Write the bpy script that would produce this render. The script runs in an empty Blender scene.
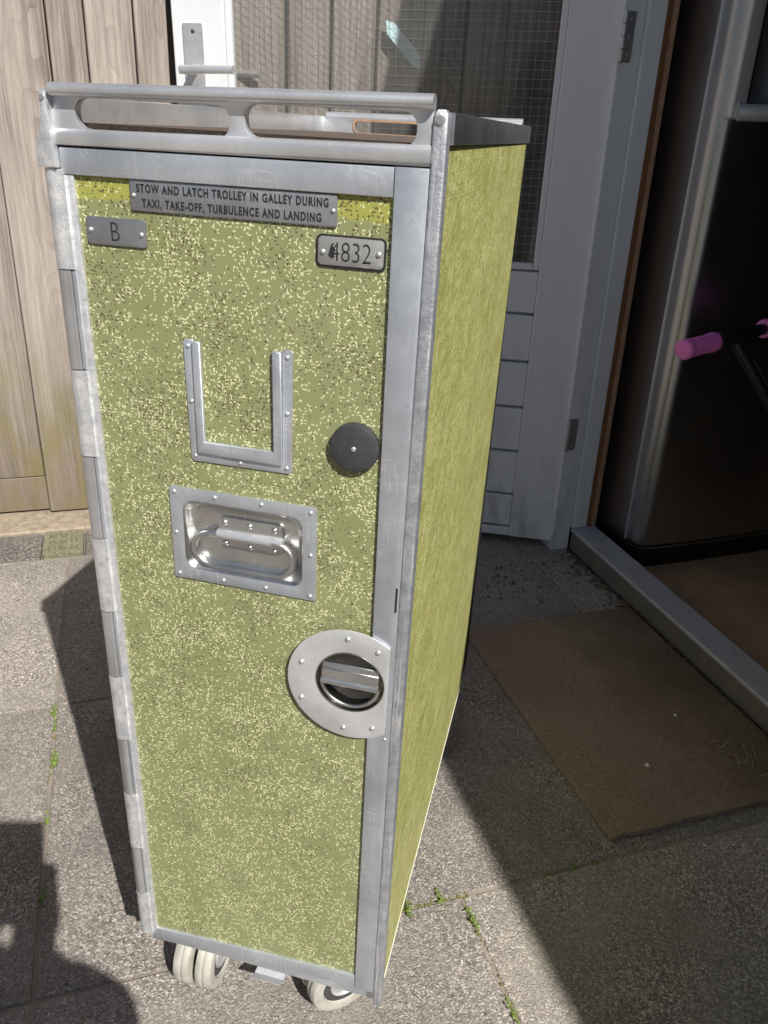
import bpy, bmesh, math, random
from mathutils import Vector, Matrix, noise as mnoise

random.seed(7)
S = bpy.context.scene
COL = S.collection
PI = math.pi
R = math.radians

# ------------------------------------------------------------------ camera, sky, sun, exposure
# yard frame: +x towards the shed wall, +y along the wall to the fence, z up (metres)
CAM = Vector((0.0414, -0.6950, 1.0481))
_s = math.hypot(.851, .525); ca, sa = .851/_s, .525/_s
_R = [(0.9687856, 0.24224767, 0.05263587), (-0.15185351, 0.41207898, 0.89840494), (-0.19594637, 0.8783547, -0.43600234)]
def yard(v): return Vector((v[0]*ca+v[1]*sa, -v[0]*sa+v[1]*ca, v[2]))
CR, CU, CF = [yard(r).normalized() for r in _R]
cd = bpy.data.cameras.new('camera'); cam = bpy.data.objects.new('camera', cd); COL.objects.link(cam)
M = Matrix((CR, CU, -CF)).transposed().to_4x4(); M.translation = CAM
cam.matrix_world = M
cd.sensor_fit = 'AUTO'; cd.sensor_width = 36.0; cd.lens = 790.1/1024*36
cd.clip_start = 0.01; cd.clip_end = 2000
cd.dof.use_dof = True; cd.dof.focus_distance = 0.62; cd.dof.aperture_fstop = 60
S.camera = cam

SUN = Vector((-0.1307, 0.6996, -0.7025)).normalized()      # direction the light travels
EL = math.asin(-SUN.z)
w = bpy.data.worlds.new('World'); S.world = w; w.use_nodes = True
wn = w.node_tree.nodes; wl = w.node_tree.links
sky = wn.new('ShaderNodeTexSky'); sky.sky_type = 'NISHITA'; sky.sun_disc = False
sky.sun_elevation = EL; sky.sun_rotation = math.atan2(-SUN.x, -SUN.y)
sky.air_density = 1.0; sky.dust_density = 1.2; sky.ozone_density = 1.0
wl.new(sky.outputs[0], wn['Background'].inputs[0]); wn['Background'].inputs[1].default_value = 0.041
sd = bpy.data.lights.new('sun', 'SUN'); sd.energy = 4.8; sd.angle = R(0.5); sd.color = (1.0, 0.965, 0.91)
sun = bpy.data.objects.new('sun', sd); COL.objects.link(sun)
sun.rotation_euler = SUN.to_track_quat('-Z', 'Y').to_euler(); sun.location = (1, -4, 6)
S.view_settings.view_transform = 'Standard'; S.view_settings.look = 'None'
S.view_settings.gamma = 1.0; S.view_settings.exposure = 0.40
S.view_settings.use_curve_mapping = False
S.render.engine = 'CYCLES'

# ------------------------------------------------------------------ material helpers
class NT:
    def __init__(self, name):
        self.m = bpy.data.materials.new(name); self.m.use_nodes = True
        self.t = self.m.node_tree; self.b = self.t.nodes['Principled BSDF']
        self.out = self.t.nodes['Material Output']
    def n(self, kind, ins=None, out=0, **props):
        nd = self.t.nodes.new('ShaderNode'+kind)
        for k, v in props.items(): setattr(nd, k, v)
        for k, v in (ins or {}).items(): self.put(nd.inputs[k], v)
        return nd.outputs[out]
    def put(self, sock, v):
        if isinstance(v, bpy.types.NodeSocket): self.t.links.new(v, sock)
        elif v is not None:
            if isinstance(v, (tuple, list)) and len(v) == 3 and sock.type == 'RGBA': v = (*v, 1)
            sock.default_value = v
    def set(self, **kw):
        for k, v in kw.items(): self.put(self.b.inputs[k.replace('_', ' ')], v)
    def math(self, op, a, b=None, c=None, clamp=False):
        ins = {0: a}
        if b is not None: ins[1] = b
        if c is not None: ins[2] = c
        return self.n('Math', ins, operation=op, use_clamp=clamp)
    def vmath(self, op, a, b=None):
        ins = {0: a}
        if b is not None: ins[1] = b
        return self.n('VectorMath', ins, operation=op)
    def obj(self): return self.n('TexCoord', out=3)
    def sep(self, v):
        nd = self.t.nodes.new('ShaderNodeSeparateXYZ'); self.put(nd.inputs[0], v); return nd.outputs
    def comb(self, x=0, y=0, z=0): return self.n('CombineXYZ', {0: x, 1: y, 2: z})
    def scale(self, v, s): return self.vmath('MULTIPLY', v, s)
    def noise(self, v, scale=5, detail=4, rough=.55, dist=0, out=0):
        return self.n('TexNoise', {'Vector': v, 'Scale': scale, 'Detail': detail, 'Roughness': rough, 'Distortion': dist}, out=out)
    def ramp(self, fac, stops, interp='LINEAR'):
        nd = self.t.nodes.new('ShaderNodeValToRGB'); self.put(nd.inputs[0], fac)
        cr = nd.color_ramp; cr.interpolation = interp
        while len(cr.elements) < len(stops): cr.elements.new(.5)
        for e, (p, c) in zip(cr.elements, stops):
            e.position = p; e.color = (*c, 1) if isinstance(c, (tuple, list)) else (c, c, c, 1)
        return nd.outputs[0]
    def mix(self, f, a, b, mode='MIX'):
        nd = self.t.nodes.new('ShaderNodeMix'); nd.data_type = 'RGBA'; nd.blend_type = mode
        self.put(nd.inputs[0], f); self.put(nd.inputs[6], a); self.put(nd.inputs[7], b)
        return nd.outputs[2]
    def bump(self, h, dist=.001, strength=1.0, normal=None):
        nd = self.t.nodes.new('ShaderNodeBump'); nd.inputs['Strength'].default_value = strength
        nd.inputs['Distance'].default_value = dist; self.put(nd.inputs['Height'], h)
        if normal: self.put(nd.inputs['Normal'], normal)
        self.put(self.b.inputs['Normal'], nd.outputs[0]); return nd.outputs[0]

def simple(name, col, rough=.5, metal=0, var=.15, vs=30, bump=0, spec=.5):
    k = NT(name); o = k.obj()
    f = k.noise(o, vs, 5)
    c = k.mix(f, tuple(x*(1-var) for x in col), tuple(min(1, x*(1+var)) for x in col))
    k.set(Base_Color=c, Metallic=metal, Roughness=k.math('MULTIPLY_ADD', k.noise(o, vs*2.3, 3), .25, rough-.12))
    k.b.inputs['Specular IOR Level'].default_value = spec
    if bump: k.bump(k.noise(o, vs*6, 4), bump)
    return k.m

def line_scratch(k, o, rot, sx, sz, lo, hi):
    v = k.n('VectorRotate', {'Vector': o, 'Angle': rot}, rotation_type='Y_AXIS')
    n = k.noise(k.scale(v, (sx, sx, sz)), 1, 2, .5)
    return k.ramp(n, [(lo, 0.0), (hi, 1.0)])

def metal(name, base=(.60, .61, .63), rough=.42, scr=1.0, dirt=.35, met=.74, bmp=.3):
    k = NT(name); o = k.obj()
    big = k.noise(o, 14, 5, .6); fine = k.noise(o, 240, 4, .6)
    brush = k.noise(k.scale(o, (700, 700, 6)), 1, 3, .6)
    msk = k.ramp(k.noise(k.vmath('ADD', o, (.7, .2, .9)), 26, 4, .6), [(.49, 0.), (.60, 1.)])
    s1 = line_scratch(k, o, .04, 1100, 30, .57, .67)
    s2 = line_scratch(k, o, 1.42, 1000, 45, .58, .67)
    s3 = line_scratch(k, o, .75, 1000, 50, .62, .70)
    sc = k.math('MULTIPLY', msk, k.math('MAXIMUM', s1, k.math('MAXIMUM', s2, s3)))
    c = k.mix(k.ramp(big, [(.3, 0.), (.7, 1.)]), tuple(x*.72 for x in base), tuple(min(1, x*1.12) for x in base))
    c = k.mix(k.math('MULTIPLY', brush, .30), c, tuple(x*.62 for x in base))
    c = k.mix(k.math('MULTIPLY', sc, .55*scr), c, (.88, .88, .88))
    pit = k.ramp(k.noise(o, 95, 6, .7), [(.64, 0.0), (.70, 1.0)])
    c = k.mix(k.math('MULTIPLY', pit, dirt), c, (.16, .15, .14))
    blot = k.ramp(k.noise(k.vmath('ADD', o, (3.1, 1.7, .4)), 22, 6, .7), [(.58, 0.0), (.74, 1.0)])
    c = k.mix(k.math('MULTIPLY', blot, dirt*.8), c, (.33, .31, .29))
    k.set(Base_Color=c, Metallic=met)
    r = k.math('MULTIPLY_ADD', fine, .14, rough-.07)
    r = k.math('MULTIPLY_ADD', blot, .16, r, clamp=True)
    k.set(Roughness=r)
    h = k.math('MULTIPLY_ADD', fine, .5, brush)
    k.bump(h, .0001, bmp)
    return k.m

def cast_metal(name, lo=(.60, .62, .65), hi=(.93, .93, .93), wear=.5):
    # rough worn aluminium of the hinge wraps
    k = NT(name); o = k.obj()
    a = k.noise(o, 60, 6, .7); b = k.noise(o, 320, 5, .7)
    c = k.mix(k.ramp(a, [(.35, 0.), (.65, 1.)]), lo, hi)
    p = k.ramp(k.noise(k.scale(o, (1, 1, .6)), 210, 6, .8), [(.55, 0.), (.66, 1.)])
    c = k.mix(k.math('MULTIPLY', p, .6), c, (.30, .305, .32))
    q = k.ramp(k.noise(k.scale(o, (260, 260, 12)), 1, 4, .7), [(.55, 0.), (.70, 1.)])
    c = k.mix(k.math('MULTIPLY', q, wear), c, (.93, .93, .93))
    k.set(Base_Color=c, Metallic=.72, Roughness=k.math('MULTIPLY_ADD', b, .3, .34))
    k.bump(k.math('ADD', k.math('MULTIPLY', a, .8), b), .0006, .8)
    return k.m

def flecks(k, uv, scale, seed, hl, hw, prob, wob=.35):
    v = k.vmath('ADD', k.scale(uv, (scale, scale, 0)), (seed, seed*1.7, 0))
    wv = k.vmath('SUBTRACT', k.noise(v, 1.6, 1, .5, out=1), (.5, .5, .5))
    v = k.vmath('ADD', v, k.scale(wv, (wob, wob, 0)))
    nd = k.t.nodes.new('ShaderNodeTexVoronoi'); nd.voronoi_dimensions = '2D'; nd.feature = 'F1'
    nd.inputs['Scale'].default_value = 1; k.put(nd.inputs['Vector'], v)
    d = k.vmath('SUBTRACT', v, nd.outputs['Position'])
    cs = k.sep(nd.outputs['Color'])
    rv = k.n('VectorRotate', {'Vector': d, 'Angle': k.math('MULTIPLY', cs[0], 6.283)}, rotation_type='Z_AXIS')
    x = k.sep(rv)
    # bend the fleck into a small worm
    yb = k.math('SUBTRACT', x[1], k.math('MULTIPLY', k.math('MULTIPLY', x[0], x[0]), k.math('MULTIPLY_ADD', cs[2], 3.0, -1.5)))
    lx = k.math('MULTIPLY', k.math('MULTIPLY_ADD', cs[2], .7, .55), hl)
    m1 = k.math('LESS_THAN', k.math('ABSOLUTE', x[0]), lx)
    m2 = k.math('LESS_THAN', k.math('ABSOLUTE', yb), hw)
    m3 = k.math('LESS_THAN', cs[1], prob)
    return k.math('MULTIPLY', m1, k.math('MULTIPLY', m2, m3))

def laminate(name, side=False):
    k = NT(name); o = k.obj(); s = k.sep(o)
    uv = k.comb(s[1] if side else s[0], s[2], 0)
    big = k.noise(uv, 11, 4, .6); mid = k.noise(k.vmath('ADD', uv, (5, 2, 0)), 24, 3, .6)
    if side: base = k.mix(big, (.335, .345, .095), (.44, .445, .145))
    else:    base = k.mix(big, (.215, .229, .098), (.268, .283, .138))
    if not side:  # strip under the frame that the sun never bleached
        edge = k.math('MULTIPLY_ADD', k.noise(uv, 40, 3), .010, .9815)
        keep = k.ramp(k.math('MULTIPLY', k.math('SUBTRACT', s[2], edge), 250), [(.2, 0.), (.9, 1.)])
        base = k.mix(keep, base, (.33, .335, .075))
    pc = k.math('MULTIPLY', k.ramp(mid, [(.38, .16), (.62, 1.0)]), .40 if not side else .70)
    c1 = flecks(k, uv, 310, 3.3, .46, .15, pc)
    c2 = flecks(k, uv, 385, 17.1, .48, .15, pc)
    bmask = k.noise(k.vmath('ADD', uv, (1.3, 8.2, 0)), 17, 4, .6)
    if not side:   # more worn brown near the top and the middle
        zz = k.n('MapRange', {'Value': s[2], 1: .35, 2: .62, 3: .18, 4: .38})
    else:
        zz = .16
    pb = k.math('MULTIPLY', k.ramp(bmask, [(.44, .10), (.62, 1.)]), zz)
    b1 = flecks(k, uv, 320, 31.7, .40, .17, pb)
    b2 = flecks(k, uv, 400, 44.9, .40, .20, pb)
    col = k.mix(k.math('MAXIMUM', c1, c2), base, (.70, .70, .42) if not side else (.74, .73, .38))
    col = k.mix(k.math('MULTIPLY', k.math('MAXIMUM', b1, b2), .92), col, (.085, .062, .032))
    sc = line_scratch(k, o, .5, 650, 9, .66, .73)
    if side:
        v3 = k.noise(k.scale(o, (1, 9, 22)), 1, 5, .65)
        col = k.mix(k.math('MULTIPLY', k.ramp(v3, [(.40, 0.), (.66, 1.)]), .45), col, (.30, .295, .085))
        nd = k.n('VectorRotate', {'Vector': o, 'Angle': .35}, rotation_type='X_AXIS')
        v4 = k.ramp(k.noise(k.scale(nd, (1, 170, 14)), 1, 2, .5), [(.60, 0.), (.68, 1.)])
        col = k.mix(k.math('MULTIPLY', v4, .35), col, (.80, .78, .48))
        nd = k.n('VectorRotate', {'Vector': o, 'Angle': -.25}, rotation_type='X_AXIS')
        v5 = k.ramp(k.noise(k.scale(nd, (1, 62, 230)), 1, 4, .65), [(.50, 0.), (.62, 1.)])
        col = k.mix(k.math('MULTIPLY', v5, .45), col, (.22, .22, .055))
        v6 = k.ramp(k.noise(k.scale(nd, (1, 36, 130)), 1, 4, .65), [(.52, 0.), (.64, 1.)])
        col = k.mix(k.math('MULTIPLY', v6, .40), col, (.68, .66, .28))
    dirt = k.ramp(k.noise(uv, 60, 5, .7), [(.56, 0.), (.76, 1.)])
    col = k.mix(k.math('MULTIPLY', dirt, .30), col, (.14, .125, .065))
    rub = k.ramp(k.noise(k.scale(uv, (7, 3.5, 0)), 1, 5, .65), [(.45, 0.), (.72, 1.)])
    col = k.mix(k.math('MULTIPLY', rub, .10), col, (.42, .43, .26) if not side else (.50, .50, .2))
    col = k.mix(k.math('MULTIPLY', sc, .22), col, (.72, .70, .50))
    k.set(Base_Color=col, Roughness=k.math('MULTIPLY_ADD', k.noise(uv, 90, 4), .25, .34))
    k.b.inputs['Specular IOR Level'].default_value = .45
    k.bump(k.math('ADD', k.noise(o, 420, 3), k.math('MULTIPLY', k.noise(o, 30, 3), 2.0)), .00018, .6)
    return k.m

def aggregate(name, warm=1.0, dark=1.0, scale=190):
    k = NT(name); o = k.obj()
    nd = k.t.nodes.new('ShaderNodeTexVoronoi'); nd.feature = 'F1'; nd.inputs['Scale'].default_value = scale
    wv = k.scale(k.vmath('SUBTRACT', k.noise(o, 130, 2, .5, out=1), (.5, .5, .5)), (.006, .006, .006))
    k.put(nd.inputs['Vector'], k.vmath('ADD', o, wv))
    cs = k.sep(nd.outputs['Color'])
    g = k.ramp(cs[0], [(0, (.035*dark, .033*dark, .032*dark)), (.38, (.135*dark, .126*dark, .118*dark)),
                       (.72, (.30*dark, .275*dark, .25*dark)), (.90, (.43*dark, .40*dark, .37*dark)), (1, (.60*dark, .57*dark, .53*dark))])
    tint = k.mix(k.math('MULTIPLY', cs[1], .26), g, (.30*dark, .25*dark, .205*dark))
    pit = k.ramp(nd.outputs['Distance'], [(.25, 0.), (.75, 1.)])
    c = k.mix(k.math('MULTIPLY', pit, .55), tint, (.10*dark, .085*dark, .075*dark))
    big = k.noise(o, 5.5, 6, .65)
    c = k.mix(k.ramp(big, [(.38, 0.), (.66, .70)]), c, (.20*dark, .182*dark, .162*dark))
    st = k.ramp(k.noise(k.vmath('ADD', o, (4, 9, 0)), 3.1, 7, .7), [(.44, 0.), (.68, .6)])
    c = k.mix(st, c, (.10*dark, .092*dark, .085*dark))
    rnd = k.t.nodes.new('ShaderNodeNewGeometry').outputs['Random Per Island']
    c = k.mix(1.0, c, k.mix(rnd, (.86, .85, .84), (1.10, 1.09, 1.08)), 'MULTIPLY')
    k.set(Base_Color=c, Roughness=.82)
    k.b.inputs['Specular IOR Level'].default_value = .35
    h = k.math('MULTIPLY_ADD', k.noise(o, 500, 3), .4, k.math('MULTIPLY', nd.outputs['Distance'], -1.2))
    k.bump(h, .0013, .8)
    return k.m

def wood(name, a, b, dark, algae=True, gscale=1.0):
    k = NT(name); o = k.obj()
    rnd = k.t.nodes.new('ShaderNodeNewGeometry').outputs['Random Per Island']
    off = k.comb(k.math('MULTIPLY', rnd, 37.0), k.math('MULTIPLY', rnd, 11.0), k.math('MULTIPLY', rnd, 23.0))
    p = k.vmath('ADD', o, off)
    bx = k.n('Attribute', out=2, attribute_name='bx', attribute_type='GEOMETRY')
    so = k.sep(o); xl = k.math('SUBTRACT', so[0], bx)
    wv = k.noise(k.scale(p, (5, 5, 2.2)), 1, 3, .5); wv2 = k.noise(k.scale(p, (16, 16, 1.2)), 1, 2, .5)
    xl = k.math('ADD', xl, k.math('MULTIPLY_ADD', rnd, .09, -.045))
    xl = k.math('ADD', xl, k.math('MULTIPLY_ADD', wv2, .03, -.015))
    dep = k.math('MULTIPLY_ADD', k.math('SUBTRACT', k.math('MULTIPLY', rnd, 2.0), .9), k.math('MULTIPLY', so[2], .10), .03)
    dep = k.math('ADD', dep, k.math('MULTIPLY_ADD', wv, .16, -.08))
    rad = k.math('SQRT', k.math('ADD', k.math('MULTIPLY', xl, xl), k.math('MULTIPLY', dep, dep)))
    rings = k.math('POWER', k.math('FRACT', k.math('MULTIPLY', rad, 95.0*gscale)), 2.2)
    fib = k.noise(k.scale(p, (220, 220, 5)), 1, 5, .65)
    rm = k.ramp(k.noise(k.scale(p, (30, 30, 3)), 1, 5, .65), [(.30, .15), (.70, 1.)])
    c = k.mix(k.math('MULTIPLY', k.math('MULTIPLY', rings, rm), .95), a, b)
    c = k.mix(k.math('MULTIPLY', k.ramp(fib, [(.30, 0.), (.72, 1.)]), .70), c, dark)
    ck = k.ramp(k.noise(k.scale(p, (150, 150, 2.2)), 1, 3, .6), [(.67, 0.), (.71, 1.)])
    c = k.mix(k.math('MULTIPLY', ck, .8), c, (.05, .038, .03))
    stk = k.ramp(k.noise(k.scale(p, (70, 70, 1.3)), 1, 6, .75), [(.44, 0.), (.60, 1.)])
    c = k.mix(k.math('MULTIPLY', stk, .75), c, tuple(x*.72 for x in dark))
    gw = k.ramp(k.noise(k.scale(p, (9, 9, 2.0)), 1, 5, .6), [(.40, 0.), (.66, 1.)])
    c = k.mix(k.math('MULTIPLY', gw, .50), c, tuple(min(1, x*1.25) for x in a))
    kn = k.t.nodes.new('ShaderNodeTexVoronoi'); kn.inputs['Scale'].default_value = 1.0
    k.put(kn.inputs['Vector'], k.scale(p, (9, 3, 3.2)))
    kd = k.ramp(kn.outputs['Distance'], [(.05, 1.), (.16, 0.)])
    c = k.mix(k.math('MULTIPLY', kd, .6), c, (.07, .042, .025))
    c = k.mix(k.math('MULTIPLY', rnd, .55), c, tuple(x*.85 for x in dark))
    if algae:
        z = k.sep(o)[2]
        al = k.math('MULTIPLY', k.n('MapRange', {'Value': z, 1: .55, 2: .08, 3: 0., 4: 1.}),
                    k.ramp(k.noise(k.scale(p, (14, 14, 5)), 1, 5, .65), [(.44, 0.), (.60, 1.)]))
        c = k.mix(k.math('MULTIPLY', al, .85), c, (.225, .21, .03))
        lo = k.n('MapRange', {'Value': z, 1: .60, 2: .0, 3: 0., 4: .75})
        c = k.mix(lo, c, (.15, .115, .075))
    k.set(Base_Color=c, Roughness=.78)
    k.bump(k.math('MULTIPLY_ADD', rings, -.5, fib), .0012, .7)
    return k.m

def paint(name, col, dirt=.25):
    k = NT(name); o = k.obj(); z = k.sep(o)[2]
    st = k.ramp(k.noise(k.scale(o, (18, 18, 5)), 1, 6, .65), [(.48, 0.), (.75, 1.)])
    lo = k.n('MapRange', {'Value': z, 1: .55, 2: .0, 3: .15, 4: 1.2})
    c = k.mix(k.math('MULTIPLY', k.math('MULTIPLY', st, lo), dirt, clamp=True), col, (.20, .18, .14))
    sp = k.ramp(k.noise(o, 130, 3, .6), [(.68, 0.), (.74, 1.)])
    c = k.mix(k.math('MULTIPLY', sp, dirt*.7), c, (.25, .23, .2))
    k.set(Base_Color=c, Roughness=k.math('MULTIPLY_ADD', k.noise(o, 60, 4), .2, .36))
    k.bump(k.noise(k.scale(o, (60, 60, 9)), 1, 4, .6), .0006, .5)
    return k.m

def glassmat(name, tint=(.965, .972, .97)):
    k = NT(name); o = k.obj()
    tr = k.n('BsdfTransparent', {0: tint}); gl = k.n('BsdfGlossy', {'Color': (1, 1, 1), 'Roughness': .03})
    bf = k.t.nodes.new('ShaderNodeNewGeometry').outputs['Backfacing']
    fr = k.math('MULTIPLY', k.n('Fresnel', {'IOR': 1.45}), k.math('SUBTRACT', 1.0, bf))
    mx = k.n('MixShader', {0: fr, 1: tr, 2: gl})
    du = k.n('BsdfDiffuse', {'Color': (.45, .44, .42)})
    f = k.math('MULTIPLY', k.noise(k.scale(o, (8, 8, 3)), 1, 6, .7), .16)
    k.t.links.new(k.n('MixShader', {0: f, 1: mx, 2: du}), k.out.inputs[0])
    return k.m

def brushed(name, base=(.34, .335, .33), rough=.3):
    k = NT(name); o = k.obj()
    n = k.noise(k.scale(o, (900, 900, 4)), 1, 3, .6); b = k.noise(k.scale(o, (5, 5, 3)), 1, 4, .6)
    k.set(Base_Color=k.mix(b, tuple(x*.8 for x in base), tuple(x*1.15 for x in base)), Metallic=1.0,
          Roughness=k.math('MULTIPLY_ADD', n, .16, k.math('MULTIPLY_ADD', b, .14, rough-.14)))
    k.bump(n, .00012, .5)
    return k.m

def coir(name):
    k = NT(name); o = k.obj()
    f = k.ramp(k.noise(o, 300, 5, .75), [(.32, 0.), (.68, 1.)]); g = k.noise(o, 160, 4, .7); b = k.noise(o, 6, 5, .65)
    c = k.mix(f, (.20, .14, .098), (.78, .60, .45))
    c = k.mix(k.ramp(b, [(.35, 0.), (.7, .5)]), c, (.34, .265, .205))
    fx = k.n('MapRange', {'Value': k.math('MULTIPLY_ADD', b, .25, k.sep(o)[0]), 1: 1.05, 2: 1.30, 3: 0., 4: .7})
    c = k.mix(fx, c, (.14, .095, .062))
    sp = k.ramp(k.noise(o, 230, 2, .5), [(.70, 0.), (.745, 1.)])
    c = k.mix(k.math('MULTIPLY', sp, .7), c, (.42, .36, .28))
    k.set(Base_Color=c, Roughness=.95); k.b.inputs['Specular IOR Level'].default_value = .15
    k.bump(k.math('ADD', f, g), .003, 1.0)
    return k.m

MAT = dict(
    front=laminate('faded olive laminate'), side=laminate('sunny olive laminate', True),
    alu=metal('scratched aluminium', (.64, .68, .74), .45),
    alu2=metal('worn rail aluminium', (.82, .83, .85), .38, .6, .2),
    rimalu=metal('dull rim aluminium', (.40, .42, .46), .40, .8, .5, .95), plate=metal('brushed plate', (.40, .41, .43), .45, .5, .2, .8),
    dirty=metal('dirty plate', (.46, .46, .45), .5, .8, .9, .7),
    wrap=cast_metal('worn hinge aluminium'), post=cast_metal('scuffed post aluminium', (.36, .38, .42), (.58, .60, .64), .7), pin=metal('smooth hinge barrel', (.60, .61, .63), .30, .4, .2),
    steel=metal('stainless pressing', (.74, .74, .73), .33, .5, .12, 1.0, .15),
    satin=metal('satin latch plate', (.78, .79, .80), .50, .1, .05, .6, .1),
    darksteel=metal('dark latch steel', (.30, .29, .28), .30, .4, .2, 1.0),
    rivet=simple('dull rivet', (.56, .57, .58), .48, .7, .15, 60),
    rubber=simple('black rubber', (.045, .045, .048), .5, 0, .6, 90, .0003),
    shading=simple('dark edge seal', (.03, .03, .022), .6),  # dark tone painted in for shade at the rear edge
    ink=simple('black engraving', (.018, .018, .02), .6),
    trim=simple('cream edge trim', (.74, .71, .58), .5),
    tray=simple('brown tray liner', (.12, .09, .072), .85, 0, .9, 300, .0006),
    tyre=simple('off white tyre', (.42, .405, .355), .7, 0, .55, 40, .0002),
    fork=simple('black caster fork', (.02, .02, .02), .5),
    pave=aggregate('exposed aggregate paving', dark=1.56, scale=390), paved=aggregate('dark aggregate strip', dark=1.0, scale=260),
    jsand=simple('tan joint sand', (.25, .215, .178), .9, 0, .75, 14, .001), soil=aggregate('sandy joint', dark=.95, scale=330),
    kerb=simple('sandy concrete edge', (.33, .27, .20), .9, 0, .7, 60, .002),
    fence=wood('weathered fence timber', (.43, .375, .335), (.10, .07, .055), (.165, .13, .108)),
    clad=wood('dark shed cladding', (.10, .075, .06), (.05, .038, .03), (.06, .047, .04), False),
    stud=wood('raw brown timber', (.36, .15, .05), (.20, .08, .03), (.18, .08, .03), False),
    chip=simple('rough chipboard edge', (.50, .31, .20), .9, 0, .8, 200, .002),
    white=paint('white door paint', (.73, .75, .775), .5), frame=paint('white frame paint', (.70, .73, .77), .6),
    sill=paint('grey sill paint', (.44, .455, .49), .4), dirtsill=paint('dirty sill face', (.15, .14, .125), .9),
    glass=glassmat('dusty glass'), wire=simple('glass wire', (.36, .36, .36), .4, .8),
    fridge=brushed('brushed fridge steel', (.44, .45, .47), .34), hgrip=simple('fridge handle satin', (.62, .63, .65), .40, .35, .06, 20), fgap=simple('fridge seam strip', (.50, .54, .60), .4, .6, .03, 5), fblack=simple('black fridge plinth', (.012, .012, .013), .38),
    floor=simple('brown shed floor', (.46, .29, .17), .8, 0, .45, 9, .0015),
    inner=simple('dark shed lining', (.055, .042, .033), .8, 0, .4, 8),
    roof=simple('bitumen roofing', (.05, .05, .05), .9, 0, .3, 60),
    mat=coir('brown coir'), pink=simple('pink rubber grip', (.78, .20, .60), .55, 0, .08, 40), black=simple('black bike enamel', (.018, .018, .022), .32),
    leaf=simple('weed leaf', (.15, .225, .035), .55, 0, .4, 90), moss=simple('joint moss', (.20, .185, .06), .9, 0, .5, 160, .002),
    straw=simple('dry straw', (.36, .28, .16), .8), crumb=simple('dirt crumbs', (.15, .115, .088), .95, 0, .6, 120, .002),
    blue=simple('pale blue sheet', (.55, .76, .80), .4), skin=simple('skin', (.55, .34, .24), .5), shirt=simple('navy cotton', (.035, .04, .07), .9, 0, .2, 200),
    jeans=simple('blue denim', (.06, .085, .14), .9, 0, .25, 200), shoe=simple('white shoe', (.6, .6, .58), .6), hair=simple('brown hair', (.05, .03, .02), .6),
    eye=simple('eye', (.7, .7, .7), .2), lips=simple('lips', (.42, .18, .15), .5), screen=simple('phone glass', (.01, .01, .012), .1), case=simple('phone case', (.02, .02, .022), .5),
    tan=simple('warm slot edge', (.42, .26, .16), .6, 0, .4, 90), drain=simple('mossy drain concrete', (.23, .215, .135), .9, 0, .8, 90, .003),
)

# ------------------------------------------------------------------ mesh helpers
def tag(o, label, cat, group=None, kind=None):
    if label: o['label'] = label
    if cat: o['category'] = cat
    if group: o['group'] = group
    if kind: o['kind'] = kind
    return o
def empty(name, loc=(0, 0, 0), rot=(0, 0, 0)):
    o = bpy.data.objects.new(name, None); COL.objects.link(o); o.location = loc; o.rotation_euler = rot
    o.empty_display_size = .05
    return o
def link(name, bm, mat, parent=None, smooth=None):
    me = bpy.data.meshes.new(name)
    bmesh.ops.recalc_face_normals(bm, faces=bm.faces[:])
    bm.to_mesh(me); bm.free()
    me.materials.append(MAT[mat] if isinstance(mat, str) else mat)
    if smooth is not None:
        for p in me.polygons: p.use_smooth = True
        if smooth < 180: me.set_sharp_from_angle(angle=R(smooth))
    o = bpy.data.objects.new(name, me); COL.objects.link(o)
    if parent: o.parent = parent
    return o
BM = bmesh.new
def box(bm, x0, x1, y0, y1, z0, z1, bev=0, seg=2, mat=None):
    m = Matrix.LocRotScale(Vector(((x0+x1)/2, (y0+y1)/2, (z0+z1)/2)), None, Vector((abs(x1-x0), abs(y1-y0), abs(z1-z0))))
    if mat is not None: m = mat @ m
    vs = bmesh.ops.create_cube(bm, size=1, matrix=m)['verts']
    if bev:
        es = list({e for v in vs for e in v.link_edges})
        bmesh.ops.bevel(bm, geom=es, offset=bev, segments=seg, affect='EDGES', profile=.5, clamp_overlap=True)
    return bm
def cyl(bm, a, b, r, n=20, r2=None, caps=True):
    a, b = Vector(a), Vector(b); d = b-a
    m = Matrix.Translation((a+b)/2) @ d.to_track_quat('Z', 'Y').to_matrix().to_4x4()
    bmesh.ops.create_cone(bm, cap_ends=caps, segments=n, radius1=r, radius2=r if r2 is None else r2, depth=d.length, matrix=m)
    return bm
def lathe(bm, prof, c, axis, n=32):
    # prof: (radius, height) along axis from c
    q = Vector(axis).normalized().to_track_quat('Z', 'Y').to_matrix(); c = Vector(c); rings = []
    for r, h in prof:
        if r < 1e-6: rings.append([bm.verts.new(c+q@Vector((0, 0, h)))])
        else: rings.append([bm.verts.new(c+q@Vector((r*math.cos(2*PI*i/n), r*math.sin(2*PI*i/n), h))) for i in range(n)])
    for A, B in zip(rings, rings[1:]):
        for i in range(n):
            j = (i+1) % n
            if len(A) == 1 and len(B) == 1: continue
            if len(A) == 1: bm.faces.new((A[0], B[i], B[j]))
            elif len(B) == 1: bm.faces.new((A[i], B[0], A[j]))
            else: bm.faces.new((A[i], B[i], B[j], A[j]))
    return bm
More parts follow.
